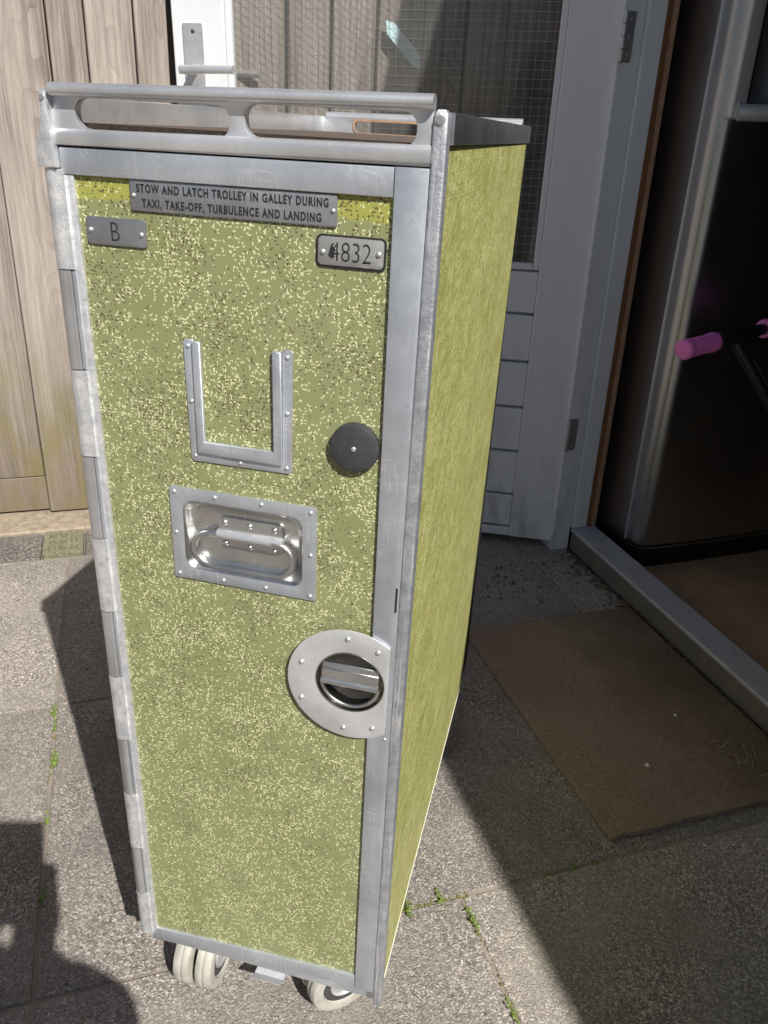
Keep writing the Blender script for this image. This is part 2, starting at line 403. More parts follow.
def tube(bm, pts, r, n=10, closed=False):
    pts = [Vector(p) for p in pts]; N = len(pts); rings = []; up = None
    for i, p in enumerate(pts):
        if closed: d = pts[(i+1) % N]-pts[i-1]
        else: d = pts[min(i+1, N-1)]-pts[max(i-1, 0)]
        d.normalize()
        if up is None: up = d.orthogonal().normalized()
        up = (up-d*up.dot(d)).normalized(); sd_ = d.cross(up)
        rr = r[i] if isinstance(r, (list, tuple)) else r
        rings.append([bm.verts.new(p+up*(rr*math.cos(2*PI*k/n))+sd_*(rr*math.sin(2*PI*k/n))) for k in range(n)])
    for i in range(N if closed else N-1):
        A, B = rings[i], rings[(i+1) % N]
        for k in range(n): bm.faces.new((A[k], B[k], B[(k+1) % n], A[(k+1) % n]))
    if not closed:
        bm.faces.new(rings[0][::-1]); bm.faces.new(rings[-1])
    return bm
def rrect(x0, x1, z0, z1, r, n=5):
    out = []
    for cx, cz, a in ((x1-r, z1-r, 0), (x0+r, z1-r, 90), (x0+r, z0+r, 180), (x1-r, z0+r, 270)):
        for i in range(n+1):
            t = R(a+90*i/n); out.append((cx+r*math.cos(t), cz+r*math.sin(t)))
    return out
def circ(cx, cz, r, n=40): return [(cx+r*math.cos(2*PI*i/n), cz+r*math.sin(2*PI*i/n)) for i in range(n)]
def plate(bm, outer, holes, y0, y1, axis='y', bev=0):
    # flat plate with holes in the x-z plane (axis y), in y-z (axis x), or x-y (axis z), thickness y0 to y1
    tmp = bmesh.new(); edges = []
    def P(a, b, y): return {'y': (a, y, b), 'x': (y, a, b), 'z': (a, b, y)}[axis]
    for loop in [outer]+list(holes):
        vs = [tmp.verts.new(P(a, b, y0)) for a, b in loop]
        edges += [tmp.edges.new((vs[i], vs[(i+1) % len(vs)])) for i in range(len(vs))]
    if holes: bmesh.ops.triangle_fill(tmp, use_beauty=True, edges=edges)
    else: tmp.faces.new(tmp.verts[:])
    ext = bmesh.ops.extrude_face_region(tmp, geom=tmp.faces[:])
    d = {'y': (0, y1-y0, 0), 'x': (y1-y0, 0, 0), 'z': (0, 0, y1-y0)}[axis]
    bmesh.ops.translate(tmp, verts=[v for v in ext['geom'] if isinstance(v, bmesh.types.BMVert)], vec=d)
    bmesh.ops.recalc_face_normals(tmp, faces=tmp.faces[:])
    if bev:
        es = [e for e in tmp.edges if len(e.link_faces) == 2 and e.calc_face_angle(0) > 1.0 and
              abs((e.verts[0].co-e.verts[1].co).normalized().dot(Vector(d).normalized())) < .5]
        bmesh.ops.bevel(tmp, geom=es, offset=bev, segments=2, affect='EDGES', profile=.5, clamp_overlap=True)
    me = bpy.data.meshes.new('tmp'); tmp.to_mesh(me); tmp.free(); bm.from_mesh(me); bpy.data.meshes.remove(me)
    return bm
def rivets(name, spots, y, parent, r=.0022, mat='rivet'):
    for x, z in spots:
        bm = BM(); lathe(bm, [(0, r*.75), (r*.45, r*.68), (r*.8, r*.42), (r, .0002), (r, -.001)], (x, y, z), (0, -1, 0), 14)
        link(name, bm, mat, parent, 60)
def text(name, s, x0, x1, zc, cap, y, parent, mat='ink', bold=.0, thick=.0002):
    cu = bpy.data.curves.new(name, 'FONT'); cu.body = s; cu.size = 1; cu.offset = bold; cu.resolution_u = 3; cu.space_character = 1.0 if len(s) < 5 else 1.22
    t = bpy.data.objects.new(name, cu); COL.objects.link(t)
    dg = bpy.context.evaluated_depsgraph_get(); me = bpy.data.meshes.new_from_object(t.evaluated_get(dg))
    bpy.data.objects.remove(t); bpy.data.curves.remove(cu)
    xs = [v.co.x for v in me.vertices]; ys = [v.co.y for v in me.vertices]
    H = max(ys); ax, bx = min(xs), max(xs)
    for v in me.vertices:
        v.co = Vector((x0+(v.co.x-ax)/(bx-ax)*(x1-x0), y, zc+(v.co.y-H/2)/H*cap))
    bm = BM(); bm.from_mesh(me); bpy.data.meshes.remove(me)
    return bm
def join_text(name, rows, y, parent, mat='ink', bold=.0):
    bm = BM()
    for s, x0, x1, zc, cap in rows:
        b = text(name, s, x0, x1, zc, cap, y, parent, mat, bold)
        me = bpy.data.meshes.new('t'); b.to_mesh(me); b.free(); bm.from_mesh(me); bpy.data.meshes.remove(me)
    # tilt normals outwards
    o = link(name, bm, mat, parent)
    return o

# ------------------------------------------------------------------ ground
bm = BM(); box(bm, -150, 150, -150, 150, -.30, -.012)
tag(link('ground', bm, 'soil'), None, None, kind='structure')
bm = BM(); box(bm, -4.4, 1.19, -5.5, 1.262, -.03, -.0026)
tag(link('joint_sand', bm, 'jsand'), None, None, kind='structure')
bm = BM()
px0, py0, pit = -.147-.605*6, .045-.605*9, .605
for i in range(9):
    for j in range(11):
        x0 = px0+i*pit; y0 = py0+j*pit
        x1, y1 = min(x0+pit, 1.19), min(y0+pit, 1.26)
        if abs(y0-.045) < .01 and abs(x0-.458) < .01: continue
        if abs(y0-.045) < .01 and abs(x0+.147) < .01: x1 = 1.063
        if x1-x0 < .05 or y1-y0 < .05: continue
        dz = random.uniform(-.0012, .0008)
        box(bm, x0+.003, x1-.003, y0+.003, y1-.003, -.05, dz, .0014, 1)
tag(link('paving', bm, 'pave'), None, None, kind='structure')
bm = BM()
for x0, x1 in ((-2.62, -2.0), (-1.996, -1.39), (-1.386, -.79), (-.786, -.215), (-.105, .5), (.505, 1.19)):
    box(bm, x0, x1, 1.268, 1.41, -.05, random.uniform(-.001, .002), .003, 1)
tag(link('path_edging', bm, 'paved'), None, None, kind='structure')
bm = BM(); box(bm, -4.4, 1.19, 1.412, 1.60, -.06, .006, .004, 1)
tag(link('kerb', bm, 'kerb'), None, None, kind='structure')
# drain cover in the edging
dr = empty('drain_cover', (-.16, 1.34, 0)); tag(dr, 'small square mossy drain cover in the paving strip below the fence', 'drain cover')
bm = BM()
plate(bm, rrect(-.05, .05, -.066, .066, .006), [rrect(-.036+.027*i, -.018+.027*i, -.046+.036*j, -.022+.036*j, .004, 2) for i in range(3) for j in range(3)], -.02, .004, 'z')
link('grate', bm, 'drain', dr)
bm = BM(); box(bm, -.049, .049, -.065, .065, -.03, -.021); link('sump', bm, 'rubber', dr)

# ------------------------------------------------------------------ fence
fn = empty('board_fence', (0, 1.53, 0)); tag(fn, 'weathered vertical board fence with green algae at its foot', 'fence')
edges = [-.335, -.2025, -.068, .014, .123, .208, .242, .352, .487, .60, .72, .845, .965, 1.08, 1.185]
left = [-.335]
while left[-1] > -4.2: left.append(left[-1]-random.uniform(.09, .135))
allb = left[::-1][:-1]+edges
bm = BM(); low = BM(); bxl = bm.verts.layers.float.new('bx')
for i, (a, b) in enumerate(zip(allb, allb[1:])):
    wide = abs(a+.2025) < .001
    yy = -.012 if wide else random.choice((0., .004, .007))
    g = .0058 if a > -.07 else .0018
    if abs(a-.208) < .001: continue
    z0 = .012
    if abs(a+.335) < .001: z0 = .117; yy = .003
    box(bm, a+g, b-g, yy, yy+.02, z0, 1.9+random.uniform(-.01, .01), .0025, 1)
    bm.verts.ensure_lookup_table()
    for v in bm.verts:
        if v[bxl] == 0.0: v[bxl] = (a+b)/2
    if abs(a+.335) < .001: box(low, a-.08, b, .005, .027, .013, .115, .002, 1)
box(bm, .16, .30, .077, .083, .02, 1.85, .001, 1)
for x in allb[2:]:
    if .2 < x < .25: continue
    box(bm, x-.03, x+.03, .0285, .0335, .02, 1.85, .001, 1)
link('boards', bm, 'fence', fn); link('foot_board', low, 'fence', fn)
bm = BM()
for z in (.35, 1.0, 1.65): box(bm, -4.2, 1.18, .035, .073, z, z+.07, .003, 1)
link('cross_rail', bm, 'fence', fn)
for x in (-4.0, -2.2, -.4, 1.0):
    bm = BM(); box(bm, x, x+.09, .074, .15, -.02, 1.85, .004, 1); link('fence_post', bm, 'fence', fn)

# ------------------------------------------------------------------ shed
TILT = R(-1.6)
shed = empty('garden_shed', (1.195, 0, 0), (0, TILT, 0)); tag(shed, 'dark boarded shed with white door frame beside the paved yard', 'shed')
def sx(v): return v-1.195
bm = BM()   # outer wall with horizontal boards, beyond the doorway and before it, and above it
for a, b in ((1.125, 3.2), (-5.4, -.145)):
    z = .03
    while z < 2.3:
        box(bm, sx(1.192), sx(1.212), a, b, z, z+.136, .004, 1); z += .14
z = 2.03
while z < 2.3:
    box(bm, sx(1.192), sx(1.212), -.145, 1.125, z, z+.136, .004, 1); z += .14
link('cladding', bm, 'clad', shed)
bm = BM()
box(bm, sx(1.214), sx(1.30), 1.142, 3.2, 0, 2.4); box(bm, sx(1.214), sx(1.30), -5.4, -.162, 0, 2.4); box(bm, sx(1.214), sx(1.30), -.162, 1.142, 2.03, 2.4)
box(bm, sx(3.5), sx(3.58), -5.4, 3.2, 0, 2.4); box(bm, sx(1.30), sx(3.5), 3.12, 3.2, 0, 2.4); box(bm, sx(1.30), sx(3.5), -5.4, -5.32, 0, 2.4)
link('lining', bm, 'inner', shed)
bm = BM(); box(bm, sx(1.068), sx(3.7), -5.6, 3.4, 2.405, 2.53, .01, 1); link('roof', bm, 'roof', shed)
bm = BM(); box(bm, sx(1.272), sx(3.49), -5.3, 3.1, -.02, .004); link('shed_floor', bm, 'floor', shed)
df = empty('door_frame'); df.parent = shed
bm = BM()
box(bm, sx(1.140), sx(1.1945), 1.02, 1.12, -.002, 2.02, .003, 2)
box(bm, sx(1.1950), sx(1.241), 1.012, 1.121, .066, 2.02, .003, 2)
link('jamb', bm, 'frame', df)
bm = BM()
box(bm, sx(1.140), sx(1.1945), -.14, -.04, -.002, 2.02, .003, 2); box(bm, sx(1.1950), sx(1.241), -.141, -.032, .066, 2.02, .003, 2)
link('jamb', bm, 'frame', df)
bm = BM(); box(bm, sx(1.142), sx(1.240), -.038, 1.010, 1.97, 2.04, .003, 2); link('head', bm, 'frame', df)
bm = BM(); box(bm, sx(1.197), sx(1.269), -.0375, 1.0175, 0, .0545, .002, 1); link('threshold', bm, 'dirtsill', df)
bm = BM(); box(bm, sx(1.195), sx(1.270), -.038, 1.018, .055, .065, .003, 2); link('threshold_cap', bm, 'sill', df)
bm = BM(); box(bm, sx(1.2425), sx(1.262), 1.022, 1.14, .05, 2.02, .002, 1)
for z in (.30, .62, .93, 1.16, 1.45): box(bm, sx(1.2415), sx(1.258), 1.016, 1.0215, z, z+random.uniform(.06, .14), .001, 1)
link('wall_stud', bm, 'stud', shed)
bm = BM(); box(bm, sx(1.2625), sx(1.281), 1.026, 1.141, .0, 2.02, .003, 1); link('board_edge', bm, 'chip', shed)
def hinge(z0, z1):
    h = BM(); plate(h, rrect(sx(1.1425), sx(1.170), z0, z1, .003), [], 1.0165, 1.0195, 'y', .0006)
    o = link('hinge', h, 'pin', shed)
    k = BM()
    for i in range(4): cyl(k, (sx(1.1395), 1.010, z0+(z1-z0)*(i/4)+.001), (sx(1.1395), 1.010, z0+(z1-z0)*((i+1)/4)-.001), .0055, 14)
    link('knuckle', k, 'pin', o, 50)
    for f in (.15, .5, .85):
        s = BM(); lathe(s, [(0, .0008), (.0022, .0008), (.003, .0001), (.003, -.0005)], (sx(1.159), 1.0164, z0+(z1-z0)*f), (0, -1, 0), 12); link('screw', s, 'rivet', o)
hinge(1.205, 1.300); hinge(.305, .392)

# ------------------------------------------------------------------ open door leaf
DA = math.atan2(math.sin(R(183))*ca-math.cos(R(183))*sa, math.cos(R(183))*ca+math.sin(R(183))*sa)
door = empty('glazed_door', (1.147, 1.024, 0), (0, 0, DA))
door.matrix_world = Matrix.Translation((1.147, 1.024, 0)) @ Matrix.Rotation(R(-1.2), 4, 'Y') @ Matrix.Rotation(DA, 4, 'Z')
tag(door, 'white half glazed door standing open against the fence', 'door')
# local x = from hinge to free edge, local +y = face seen by the camera, thickness 0 .. -0.04
T0, T1 = -.042, 0
bm = BM()
box(bm, 0, .126, T0, T1, .025, 1.98, .003, 2); box(bm, .906, 1.035, T0, T1, .025, 1.98, .003, 2)
box(bm, .1262, .9058, T0, T1-.0004, 1.86, 1.979, .003, 2); box(bm, .1262, .9058, T0, T1-.0004, .026, .05, .003, 2)
link('door_stile', bm, 'white', door)
bm = BM()
zs = [.052, .152, .280, .405, .528, .650, .757]
for a, b in zip(zs, zs[1:]): box(bm, .1264, .9056, -.030, -.007, a+.0034, b-.0034, .0035, 2)
box(bm, .127, .905, -.034, -.0305, .051, .757)
link('lower_panel', bm, 'white', door)
bm = BM()
for x0, x1 in ((.1263, .141), (.891, .9057)): box(bm, x0, x1, -.030, -.003, .758, 1.859, .003, 2)
for z0, z1 in ((.758, .773), (1.845, 1.859)): box(bm, .1412, .8908, -.030, -.003, z0, z1, .003, 2)
link('glazing_bead', bm, 'white', door)
bm = BM(); box(bm, .1413, .8907, -.021, -.017, .7735, 1.8445); gl = link('pane', bm, 'glass', door)
bm = BM()
x = .15
while x < .89: box(bm, x-.00035, x+.00035, -.0194, -.0188, .774, 1.844); x += .0185
z = .78
while z < 1.84: box(bm, .1415, .8905, -.0187, -.0181, z-.00035, z+.00035); z += .0185
link('wire_mesh', bm, 'wire', gl)
hd = BM(); plate(hd, rrect(.958, 1.008, 1.085, 1.264, .004), [], .0005, .0035, 'y', .0008)
hb = link('door_handle', hd, 'alu2', door)
bm = BM(); cyl(bm, (.985, .003, 1.166), (.985, .050, 1.166), .010, 16)
tube(bm, [(1.000, .050, 1.166), (.985, .052, 1.166), (.95, .053, 1.167), (.90, .053, 1.168), (.868, .053, 1.168)], .0095, 12)
link('lever', bm, 'alu2', hb, 50)
bm = BM(); cyl(bm, (.985, -.043, 1.166), (.985, -.085, 1.166), .010, 16)
tube(bm, [(1.0, -.085, 1.166), (.95, -.087, 1.166), (.875, -.087, 1.167), (.852, -.087, 1.167)], .0085, 12)
link('lever', bm, 'alu2', hb, 50)
bm = BM(); lathe(bm, [(0, .001), (.004, .001), (.005, 0)], (.983, .0036, 1.247), (0, 1, 0), 12); link('screw', bm, 'darksteel', hb)
bm = BM(); box(bm, .976, .992, .0036, .0042, 1.105, 1.135, .0002, 1); link('keyhole', bm, 'ink', hb)

# thin pale blue sheet placed between the fence and the glass
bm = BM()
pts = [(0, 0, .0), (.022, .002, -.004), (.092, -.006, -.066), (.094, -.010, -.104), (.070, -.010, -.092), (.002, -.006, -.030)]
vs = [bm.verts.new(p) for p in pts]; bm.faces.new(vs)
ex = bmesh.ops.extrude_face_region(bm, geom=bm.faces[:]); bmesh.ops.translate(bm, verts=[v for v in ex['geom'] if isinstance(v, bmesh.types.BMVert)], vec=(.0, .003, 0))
o = link('pale_blue_sheet', bm, 'blue'); o.location = (.735, 1.512, 1.292)
tag(o, 'pale blue sheet placed in front of the fence behind the door glass', 'pale sheet')

# ------------------------------------------------------------------ fridge
fr = empty('steel_fridge', (1.305, .86, .004), (0, R(-1.5), 0)); tag(fr, 'tall dark stainless steel fridge just inside the shed doorway', 'fridge')
def profile_xy(bm, pts, z0, z1):
    lo = [bm.verts.new((x, y, z0)) for x, y in pts]; hi = [bm.verts.new((x, y, z1)) for x, y in pts]; n = len(pts)
    for i in range(n): bm.faces.new((lo[i], lo[(i+1) % n], hi[(i+1) % n], hi[i]))
    bm.faces.new(lo[::-1]); bm.faces.new(hi); return bm
bm = BM(); box(bm, .0, .62, .060, .62, .066, 1.82, .006, 2); link('cabinet', bm, 'fridge', fr)
bm = BM()
def door_pts(w, d, r, bow):
    pts = [(0.001, d)]
    for i in range(9):
        t = R(180+90*i/8); pts.append((r+.001+r*math.cos(t), r+r*math.sin(t)))
    for i in range(1, 12):
        t = i/12; pts.append((r+(w-2*r)*t, -bow*4*t*(1-t)))
    for i in range(9):
        t = R(270+90*i/8); pts.append((w-r-.001+r*math.cos(t), r+r*math.sin(t)))
    pts.append((w-.001, d)); return pts
profile_xy(bm, door_pts(.62, .054, .034, .010), .072, 1.82)
fd2 = link('fridge_door', bm, 'fridge', fr, 40)
bm = BM(); box(bm, -.0035, .004, .0535, .0585, .07, 1.82, .001, 1); link('seam_strip', bm, 'fgap', fr)
bm = BM(); profile_xy(bm, door_pts(.626, .60, .045, .008), .0, .058); o = link('plinth', bm, 'fblack', fr, 40); o.location = (-.003, .004, 0)
bm = BM(); profile_xy(bm, door_pts(.624, .60, .040, .009), .0605, .0655); link('plinth_lip', bm, 'fridge', fr, 40)
bm = BM()   # loop handle: strip up the door edge, arm across, then up again
box(bm, .010, .047, -.016, .016, 1.10, 1.80, .006, 3)
tube(bm, [(.030, -.014, 1.113), (.058, -.028, 1.113), (.095, -.040, 1.113), (.120, -.044, 1.118), (.136, -.046, 1.134), (.142, -.046, 1.16), (.142, -.046, 1.70), (.136, -.045, 1.74), (.11, -.040, 1.762), (.06, -.02, 1.765), (.030, -.012, 1.765)], .0165, 12)
hh = link('fridge_handle', bm, 'hgrip', fd2, 40)
bm = BM(); box(bm, .0475, .056, -.010, .002, 1.13, 1.75, .002, 1); link('handle_gap', bm, 'fblack', fd2)
bm = BM(); lathe(bm, [(0, .002), (.004, .002), (.006, .0)], (.028, -.0165, 1.128), (0, -1, 0), 14); link('screw', bm, 'rivet', fd2)

# ------------------------------------------------------------------ door mat
bm = BM()
n_ = 44; outl = []
for (xa, ya), (xb, yb) in (((.737, .074), (1.178, .074)), ((1.178, .074), (1.178, .690)), ((1.178, .690), (.737, .690)), ((.737, .690), (.737, .074))):
    for i in range(n_):
        t = i/n_; c = Vector((xa+(xb-xa)*t, ya+(yb-ya)*t, 0)); outl.append((c.x+mnoise.noise(c*9)*.004+random.gauss(0, .0009), c.y+mnoise.noise(c*9+Vector((5, 3, 1)))*.004+random.gauss(0, .0009)))
plate(bm, outl, [], .001, .0125, 'z', .0015)
for i in range(15000):
    u = random.random()
    if u < .12:
        q = random.choice(outl); c = Vector((q[0]+random.gauss(0, .0012), q[1]+random.gauss(0, .0012), random.uniform(.004, .012)))
    else: c = Vector((random.uniform(.741, 1.174), random.uniform(.078, .686), .0118))
    t = random.uniform(0, 2*PI); l = random.uniform(.003, .0075); d = Vector((math.cos(t), math.sin(t), random.uniform(.15, .9))).normalized()*l
    sd_ = Vector((-math.sin(t), math.cos(t), 0))*.00045
    bm.faces.new([bm.verts.new(q) for q in (c-sd_, c+sd_, c+d)])
tag(link('door_mat', bm, 'mat'), 'brown coir mat lying on the paving along the threshold', 'mat')

# ------------------------------------------------------------------ airline trolley
AL = math.atan2(sa, ca)
tr = empty('airline_trolley', (0, 0, 0), (0, 0, -AL))
tag(tr, 'olive speckled airline galley trolley with aluminium frame standing on the paving', 'trolley')
D = .615; ZB = .135; ZT = 1.06
# front panel, with openings for the pull handle pan and the latch cup
bm = BM()
plate(bm, [(.012, .150), (.272, .165), (.272, 1.012), (.012, 1.012)], [rrect(.0895, .2035, .6765, .7475, .012), circ(.2508, .588, .0315)], .003, .006)
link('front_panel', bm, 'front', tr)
bm = BM(); box(bm, .012, .29, .020, .026, .15, 1.01); link('inner_liner', bm, 'alu', tr)
# door frame: top, left, bottom strips and right strip
f = empty('front_frame'); f.parent = tr
bm = BM(); plate(bm, [(.0092, 1.0232), (.2664, 1.0250), (.2664, 1.0056), (.0186, 1.0046), (.0092, 1.0045)], [], -.0005, .009, 'y', .0009); link('frame_strip', bm, 'alu', f, 40)
bm = BM(); plate(bm, [(.0092, 1.0042), (.0184, 1.0042), (.0202, .1585), (.0122, .1372)], [], .0002, .009, 'y', .0009); link('frame_strip', bm, 'wrap', f, 40)
bm = BM(); plate(bm, [(.0124, .1372), (.0202, .1583), (.2706, .1712), (.2708, .1512)], [], -.0002, .009, 'y', .0009); link('frame_strip', bm, 'alu', f, 40)
bm = BM(); plate(bm, [(.2668, 1.0252), (.2912, 1.0255), (.2938, .1512), (.2712, .1512)]+[(.2508+.0317*math.cos(R(t)), .588+.0317*math.sin(R(t))) for t in range(-54, 55, 9)], [], -.0012, .009, 'y', .0012); link('frame_strip', bm, 'alu', f, 40)
# right corner post: rounded section, leaning a few millimetres like the photograph's
bm = BM()
def sect(cx, hw, y0, y1, z, n=4):
    r = min(hw, (y1-y0)/2)*.38; pts = []
    for X, Y, a in ((cx+hw-r, y0+r, 270), (cx+hw-r, y1-r, 0), (cx-hw+r, y1-r, 90), (cx-hw+r, y0+r, 180)):
        for i in range(n+1):
            t = R(a+90*i/n); pts.append(Vector((X+r*math.cos(t), Y+r*math.sin(t), z)))
    return pts
def loft(bm, secs):
    rs = [[bm.verts.new(p) for p in s] for s in secs]; n = len(rs[0])
    for A, B in zip(rs, rs[1:]):
        for i in range(n): bm.faces.new((A[i], A[(i+1) % n], B[(i+1) % n], B[i]))
    bm.faces.new(rs[0][::-1]); bm.faces.new(rs[-1]); return bm
loft(bm, [sect(.2985, .0049, -.0024, .012, ZB-.002), sect(.2965, .0052, -.0024, .012, .6), sect(.2962, .0052, -.0024, .012, 1.052), sect(.2962, .0047, -.0016, .011, 1.0585), sect(.2962, .0028, -.001, .008, 1.0612)])
post = link('corner_post', bm, 'post', tr, 50)
bm = BM(); lathe(bm, [(0, .0008), (.0022, .0008), (.0022, .0002), (.0034, .0002), (.0034, -.001)], (.2955, -.0026, 1.0545), (0, -1, 0), 16); link('post_screw', bm, 'dirty', post)
rivets('rivet', [(.2868, .5285)], -.0013, tr, .0016)
bm = BM(); plate(bm, rrect(.2878, .2895, .6712, .6958, .0007, 3), [], -.0017, -.0010); link('key_slot', bm, 'ink', tr)
# hinge down the left edge
hz = [1.0086, .9345, .8532, .7752, .6934, .6135, .535, .4538, .3754, .2938, .2173, .1475]
hx = lambda z: .0022+(.935-z)*.0040
for i, (a, b) in enumerate(zip(hz, hz[1:])):
    c0, c1 = hx(a), hx(b); wrap = i % 2 == 0
    bm = BM(); r = .0083 if wrap else .0079
    secs = []
    for z, c in ((b+.0006, c1), (a-.0006, c0)):
        pts = []
        for k in range(13):
            t = R(60+k*20); pts.append(Vector((c+r*math.cos(t), .0045+r*math.sin(t), z)))
        x1 = .0118+(1-z)*.0030 if wrap else c+.0058
        pts.append(Vector((x1, -.0018 if wrap else -.0010, z))); pts.append(Vector((x1, .006, z)))
        secs.append(pts)
    loft(bm, secs); k = link('hinge_barrel' if wrap else 'hinge_pin', bm, 'wrap' if wrap else 'pin', tr, 35)
    if not wrap:
        bm = BM(); plate(bm, [(c0+.0064, a-.001), (.0118+(1-a)*.0030, a-.001), (.0118+(1-b)*.0030, b+.001), (c1+.0064, b+.001)], [], -.0009, .006, 'y', .0004); link('hinge_leaf', bm, 'alu', tr)
# left cap that carries the top rail
bm = BM()
plate(bm, [(-.0068, 1.0092), (-.0066, 1.0205), (-.0060, 1.0240), (-.0043, 1.0283), (-.0022, 1.0330), (-.0005, 1.0385), (.0006, 1.0440), (.0009, 1.0500), (.0008, 1.0585), (.0018, 1.0604), (.0070, 1.0606), (.0074, 1.0540), (.0072, 1.0400), (.0078, 1.0330), (.0082, 1.0285), (.0082, 1.0092)], [], -.0062, .014, 'y', .0013)
cap = link('corner_cap', bm, 'wrap', tr, 40)
bm = BM(); lathe(bm, [(0, .0006), (.0020, .0006), (.0024, -.001)], (.0040, -.0063, 1.0555), (0, -1, 0), 14); link('cap_screw', bm, 'dirty', cap)
# top rails, front and rear
def rail(y, flip, holes, x0=.0068, x1=.2908):
    r = empty('top_rail'); r.parent = tr
    s = -1 if not flip else 1
    bm = BM()
    plate(bm, [(x0-.003, 1.0242), (x1, 1.0264), (x1, 1.0640), (x0-.003, 1.0600)], holes, y, y+.0085 if not flip else y-.0085, 'y', .0010)
    link('rail_web', bm, 'alu2', r, 40)
    bm = BM()
    prof = [(s*(.0024-.0066*math.cos(R(t))), .0046*math.sin(R(t))) for t in range(0, 360, 20)]
    loft(bm, [[Vector((x, y+py, zc+pz)) for py, pz in prof] for x, zc in ((x0+.0035, 1.0612), (x1+.0006, 1.0656))])
    link('hand_bar', bm, 'alu2', r, 50)
    bm = BM()
    prof = [(.0002, .0055), (s*.0018, .0046), (s*.0028, .0020), (s*.0028, -.0030), (s*.0018, -.0054), (.0002, -.0060)]
    loft(bm, [[Vector((x, y+py, zc+pz)) for py, pz in prof] for x, zc in ((x0-.0004, 1.0303), (x1+.0002, 1.0342))])
    link('lower_bar', bm, 'alu2', r, 50)
rail(.0, False, [rrect(.0258, .1460, 1.0364, 1.0566, .0085), rrect(.1580, .2800, 1.0380, 1.0588, .0088)])
rail(D+.030, True, [rrect(.056, .150, 1.0404, 1.0560, .006), rrect(.165, .275, 1.0404, 1.0575, .006)])
bm = BM(); plate(bm, rrect(.0530, .1530, 1.0403, 1.0585, .007), [rrect(.056, .150, 1.0412, 1.0558, .006)], D+.0202, D+.0210); link('slot_edge', bm, 'tan', tr)
# rims, tray and the carcass
bm = BM(); plate(bm, [(.0125, 1.0402), (D+.033, 1.0402), (D+.036, 1.0455), (D+.036, 1.0590), (D+.033, 1.0612), (.0125, 1.0600)], [], .2958, .3034, 'x', .0010); link('side_rim', bm, 'rimalu', tr, 40)
bm = BM(); plate(bm, [(.0125, 1.0350), (D+.033, 1.0350), (D+.033, 1.0600), (.0125, 1.0575)], [], .0005, .0068, 'x', .0010); link('side_rim', bm, 'alu2', tr, 40)
bm = BM(); box(bm, .0062, .2950, .0095, D+.020, 1.0270, 1.0402); link('tray', bm, 'tray', tr)
for s, x in ((1, .3003), (-1, .0012)):
    bm = BM(); ny, nz = 8, 14; grid = []
    for j in range(nz+1):
        row = []
        for i in range(ny+1):
            u, v = i/ny, j/nz; z = .146+((1.0392 if s > 0 else 1.0345)-.146)*v; y = .0125+(D-.0125)*u
            bow = .0016*math.sin(PI*u)*math.sin(PI*v) + (.0016*v*v*u if s > 0 else 0)
            row.append(bm.verts.new((x+s*bow, y, z)))
        grid.append(row)
    for j in range(nz):
        for i in range(ny): bm.faces.new((grid[j][i], grid[j][i+1], grid[j+1][i+1], grid[j+1][i]))
    ex = bmesh.ops.extrude_face_region(bm, geom=bm.faces[:]); bmesh.ops.translate(bm, verts=[v for v in ex['geom'] if isinstance(v, bmesh.types.BMVert)], vec=(-s*.004, 0, 0))
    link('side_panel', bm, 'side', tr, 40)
    bm = BM(); box(bm, x-.0045 if s > 0 else x-.0008, x+.0008 if s > 0 else x+.0045, .0125, D, .1415, .1455, .0006, 1); link('edge_trim', bm, 'trim', tr)
bm = BM(); loft(bm, [[Vector((x_, y_, z_)) for x_, y_ in ((.004, D+.001), (.2992, D+.001), (.2996, D+.006), (.2996, D+e_-.006), (.2960, D+e_), (.008, D+e_), (.004, D+e_-.005))] for z_, e_ in ((.140, .075), (.55, .058), (1.0255, .024))]); link('rear_frame', bm, 'shading', tr, 50)  # frame tapered and coloured near black to paint shade behind the panel edge
bm = BM(); box(bm, .006, .294, .010, D, .122, .140, .002, 1); link('base', bm, 'alu', tr)
# plates with writing
def name_plate(name, x0, x1, z0, z1, r, mat, label=None, y0=.0012):
    bm = BM(); plate(bm, rrect(x0, x1, z0, z1, r), [], y0, .0029, 'y', .0004); o = link(name, bm, mat, tr, 40)
    if label: o['label'] = label
    return o
p = name_plate('notice_plate', .0642, .2260, .9828, 1.0045, .0012, 'plate')
join_text('lettering', [('STOW AND LATCH TROLLEY IN GALLEY DURING', .0697, .2197, .9990, .0060),
                        ('TAXI, TAKE-OFF, TURBULENCE AND LANDING', .0735, .2145, .9887, .0060)], .00105, p, 'ink', .04)
rivets('rivet', [(.0672, .9935), (.2232, .9938)], .0012, p, .0018)
p = name_plate('letter_plate', .0245, .0752, .9558, .9762, .0028, 'plate')
join_text('lettering', [('B', .0455, .0526, .9660, .0140)], .00105, p, 'ink', -.012)
rivets('rivet', [(.0283, .9662), (.0712, .9655)], .0012, p, .0021)
bm = BM(); plate(bm, rrect(.2105, .2632, .9548, .9778, .0042), [], .0020, .0029); o = link('plate_shadow_gap', bm, 'ink', tr); o.name = 'plate_shadow_line'  # black sheet behind the number plate paints its shadow gap
p = name_plate('number_plate', .2122, .2616, .9564, .9764, .0032, 'dirty')
join_text('lettering', [('4832', .2216, .2524, .9664, .0136)], .00105, p, 'ink', -.012)
bm = BM(); plate(bm, [(.2200, .9630), (.2232, .9612), (.2252, .9625), (.2240, .9650), (.2258, .9672), (.2235, .9700), (.2246, .9722), (.2222, .9712), (.2210, .9668)], [], .00108, .0012); link('worn_smudge', bm, 'ink', p)
rivets('rivet', [(.2160, .9655), (.2580, .9668)], .0012, p, .0022)
